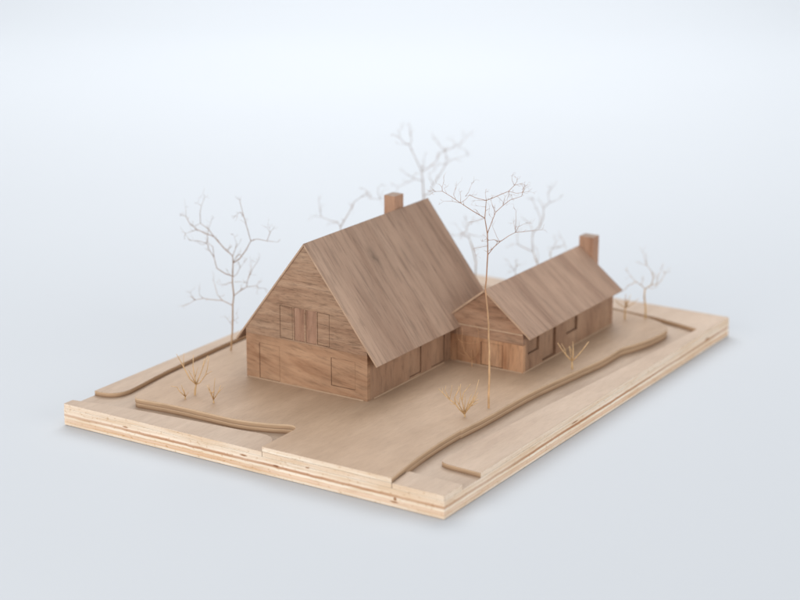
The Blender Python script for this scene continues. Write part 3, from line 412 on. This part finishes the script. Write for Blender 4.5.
def tube(bm, pts, rng, sides=6, cap=True):
    # one wavy tapering twig
    P = [Vector(p[:3]) for p in pts]; R = [p[3] for p in pts]
    fine, fr = [], []
    for i in range(len(P)-1):
        L = (P[i+1]-P[i]).length; n = max(1, int(L/.22))
        for k in range(n):
            t = k/n; q = P[i].lerp(P[i+1], t)
            if k: q += Vector([rng.uniform(-1, 1) for _ in range(3)])*min(.008, R[i]*.5+.002)
            fine.append(q); fr.append((R[i]*(1-t)+R[i+1]*t)*rng.uniform(.92, 1.10))
    fine.append(P[-1]); fr.append(R[-1]*.8)
    prev = None; ref = Vector((.3, .9, .2))
    for i, q in enumerate(fine):
        t = (fine[min(i+1, len(fine)-1)]-fine[max(i-1, 0)]).normalized()
        u = t.cross(ref)
        if u.length < .1: u = t.cross(Vector((1, 0, 0)))
        u.normalize(); w = t.cross(u)
        ring = [bm.verts.new((q+(u*math.cos(a)+w*math.sin(a))*fr[i])*S) for a in [k*2*math.pi/sides for k in range(sides)]]
        if prev:
            for k in range(sides):
                f = bm.faces.new((prev[k], prev[(k+1) % sides], ring[(k+1) % sides], ring[k])); f.smooth = True
        else: bm.faces.new(ring[::-1])
        prev = ring
    bm.faces.new(prev)
    return fine
TW = {
 'left': ('model_tree', 'pale leafless twig tree standing alone left of the large house', 'model tree'),
 'front': ('model_tree', 'tall slender reddish leafless twig tree in front of the small house gable', 'model tree'),
 'back': ('model_tree', 'tallest blurred twig tree rising behind the ridge of the large house', 'model tree'),
 'backleft': ('model_tree', 'blurred twig tree whose branch tips show left of the large house chimney', 'model tree'),
 'backmid': ('model_tree', 'blurred twig tree seen in the gap between the two house roofs', 'model tree'),
 'backright': ('model_tree', 'blurred twig tree standing behind the small house roof', 'model tree'),
 'backsmall': ('model_tree', 'faint low twig tree just left of the small house chimney', 'model tree'),
 'tip': ('model_tree', 'small twig tree whose tip peeks over the near end of the small house ridge', 'model tree'),
 'right': ('model_tree', 'short stout twig tree right of the small house near the far corner', 'model tree'),
 'lb1': ('model_shrub', 'largest of the three twig shrubs on the left terrace corner', 'model shrub'),
 'lb2': ('model_shrub', 'smallest twig shrub, leftmost of three on the left terrace corner', 'model shrub'),
 'lb3': ('model_shrub', 'thin twig shrub nearest the front edge of the left terrace corner', 'model shrub'),
 'fb': ('model_shrub', 'spreading golden twig shrub beside the tall front tree', 'model shrub'),
 'rb': ('model_shrub', 'forked twig shrub at the terrace edge before the small house windows', 'model shrub'),
 'br': ('model_shrub', 'small twig shrub at the far end of the small house', 'model shrub'),
 'gb1': ('model_shrub', 'fine pale twig shrub against the gable of the small house', 'model shrub')}
M['twig'] = twig_material('dried_twig', lin(206,166,124), lin(168,126,98), 1.6, 3.6)
M['twig_pale'] = twig_material('pale_dried_twig', lin(192,154,114), lin(158,122,92), .8, 3.2)
M['twig_gold'] = twig_material('golden_dried_twig', lin(206,170,124), lin(214,178,136), .6, 1.8)
M['twig_grey'] = twig_material('grey_dried_twig', lin(200,164,116), lin(156,122,94), 1.0, 3.2)
M['twig_fine'] = twig_material('fine_dried_twig', lin(196,152,112), lin(190,146,110), .6, 1.8)
kind = {'gb1': 'twig_fine', 'front': 'twig', 'left': 'twig_pale', 'right': 'twig_grey'}
for key, brs in DATA.items():
    rng = random.Random(key)
    nm, lab, cat = TW[key]; b = brs[0][1][0]
    tree = cat == 'model tree'
    mat = M[kind.get(key, 'twig_grey' if tree else 'twig_gold')]
    root = thing(nm, lab, cat, b[:3], 'bare twig trees on the model' if tree else 'low twig shrubs on the terrace')
    tr = bmesh.new(); tube(tr, [[b[0], b[1], b[2]-.05, b[3]]]+[p for p in brs[0][1]], rng, 8)
    mesh_obj('trunk' if tree else 'stem', tr, mat, root)
    cr = bmesh.new()
    for flag, pts in brs[1:]:
        fine = tube(cr, pts, rng)
        # spurs and buds
        if tree:
            def twig(p0, d0, L, r, depth):
                d1 = (d0+Vector([rng.uniform(-.75, .75) for _ in range(3)])).normalized()
                p1 = p0+d0*L*.5; p2 = p1+d1*L*.5
                tube(cr, [[*p0, r], [*p1, r*.85], [*p2, r*.65]], rng, 5)
                if depth:
                    for _ in range(rng.choice((1, 1, 2))):
                        dd = (d0*.6+Vector([rng.uniform(-1, 1) for _ in range(3)])+Vector((0, 0, .25))).normalized()
                        twig(p0.lerp(p1, rng.uniform(.5, 1)) if rng.random() < .5 else p2, dd, L*rng.uniform(.45, .75), r*.75, depth-1)
            for q in range(len(pts)-1):
                a0, a1 = Vector(pts[q][:3]), Vector(pts[q+1][:3]); Lq = (a1-a0).length
                for _ in range(max(1, int(Lq/.28+rng.random()))):
                    if rng.random() < (.45 if key == 'front' else .62):
                        A_ = a0.lerp(a1, rng.uniform(.2, .95)); dr = (a1-a0).normalized()
                        dv = (dr*.5+Vector([rng.uniform(-1, 1) for _ in range(3)])+Vector((0, 0, .35))).normalized()
                        twig(A_, dv, rng.uniform(.07, .21), min(pts[q+1][3]*.7, .0065), rng.choice((0, 1, 1)))
            tip = Vector(pts[-1][:3]); dr = (tip-Vector(pts[-2][:3])).normalized()
            for _ in range(2):
                twig(tip, (dr+Vector([rng.uniform(-.8, .8) for _ in range(3)])).normalized(), rng.uniform(.08, .2), pts[-1][3]*.8, 1)
    if not tree and key != 'gb1':
        # stiff straight spikes fanning out of the stem
        top = Vector(brs[0][1][-1][:3]); hgt = {'lb1': .72, 'lb2': .36, 'lb3': .5, 'fb': .62, 'rb': .5, 'br': .36}[key]
        for _ in range({'fb': 5, 'lb1': 2, 'rb': 1}.get(key, 1)):
            a_ = rng.uniform(0, 6.283); sp = rng.uniform(.25, .8)
            d_ = Vector((math.cos(a_)*sp, math.sin(a_)*sp, 1)).normalized(); L_ = hgt*rng.uniform(.6, 1.0)
            tube(cr, [[*top, .014], [*(top+d_*L_), .007]], rng, 6)
            if rng.random() < .6:
                q_ = top+d_*L_*rng.uniform(.35, .6); d2 = (d_+Vector([rng.uniform(-.6, .6) for _ in range(3)])).normalized()
                tube(cr, [[*q_, .011], [*(q_+d2*L_*.4), .007]], rng, 6)
    mesh_obj('branches', cr, mat, root)

# ------------------------------------------------------------------ light: large soft boxes and a bright white room
w = bpy.data.worlds.new('World'); scn.world = w; w.use_nodes = True
bg = w.node_tree.nodes['Background']; bg.inputs[0].default_value = (.94, .97, 1.0, 1); bg.inputs[1].default_value = WORLD
def area(name, loc, target, sx, sy, power, col):
    l = bpy.data.lights.new(name, 'AREA'); l.shape = 'RECTANGLE'; l.size = sx*S; l.size_y = sy*S; l.energy = power; l.color = col
    o = bpy.data.objects.new(name, l); C.objects.link(o); o.location = V(*loc)
    o.rotation_euler = (V(*target)-V(*loc)).to_track_quat('-Z', 'Y').to_euler(); return o
area('overhead_softbox', (12, 9, 46), (9, 6, 0), 54, 54, 9.8, (.99, .99, 1.0))
area('background_softbox', (54, 37, 52), (45, 30, 0), 74, 46, 41.5, (.98, .99, 1.0))
area('front_softbox', (-46, 10, 18), (5, 5, 0), 50, 26, 14.5, (1.0, .98, .955))
area('side_softbox', (0, -56, 20), (7, 5, 0), 50, 26, 11.5, (.985, .99, 1.0))

# ------------------------------------------------------------------ camera
cam = bpy.data.cameras.new('camera'); co = bpy.data.objects.new('camera', cam); C.objects.link(co); scn.camera = co
cam.sensor_width = 36; cam.lens = 36*1836.668/800; cam.clip_start = .01; cam.clip_end = 60
P_ = Vector((-28.79885088, -17.28986444, 14.46801487)); F = Vector((0.80900801, 0.51483968, -0.28363028)).normalized()
rt = F.cross(Vector((0, 0, 1))).normalized(); upv = rt.cross(F); r = math.radians(.0633)
rt2 = rt*math.cos(r)+upv*math.sin(r); up2 = -rt*math.sin(r)+upv*math.cos(r)
m = Matrix((rt2, up2, -F)).transposed().to_4x4(); m.translation = P_*S; co.matrix_world = m
cam.dof.use_dof = True; cam.dof.focus_distance = 40.0*S; cam.dof.aperture_fstop = FSTOP
scn.view_settings.view_transform = 'Standard'; scn.view_settings.look = 'None'
scn.view_settings.exposure = EXPO; scn.view_settings.gamma = 1
scn.render.engine = 'CYCLES'
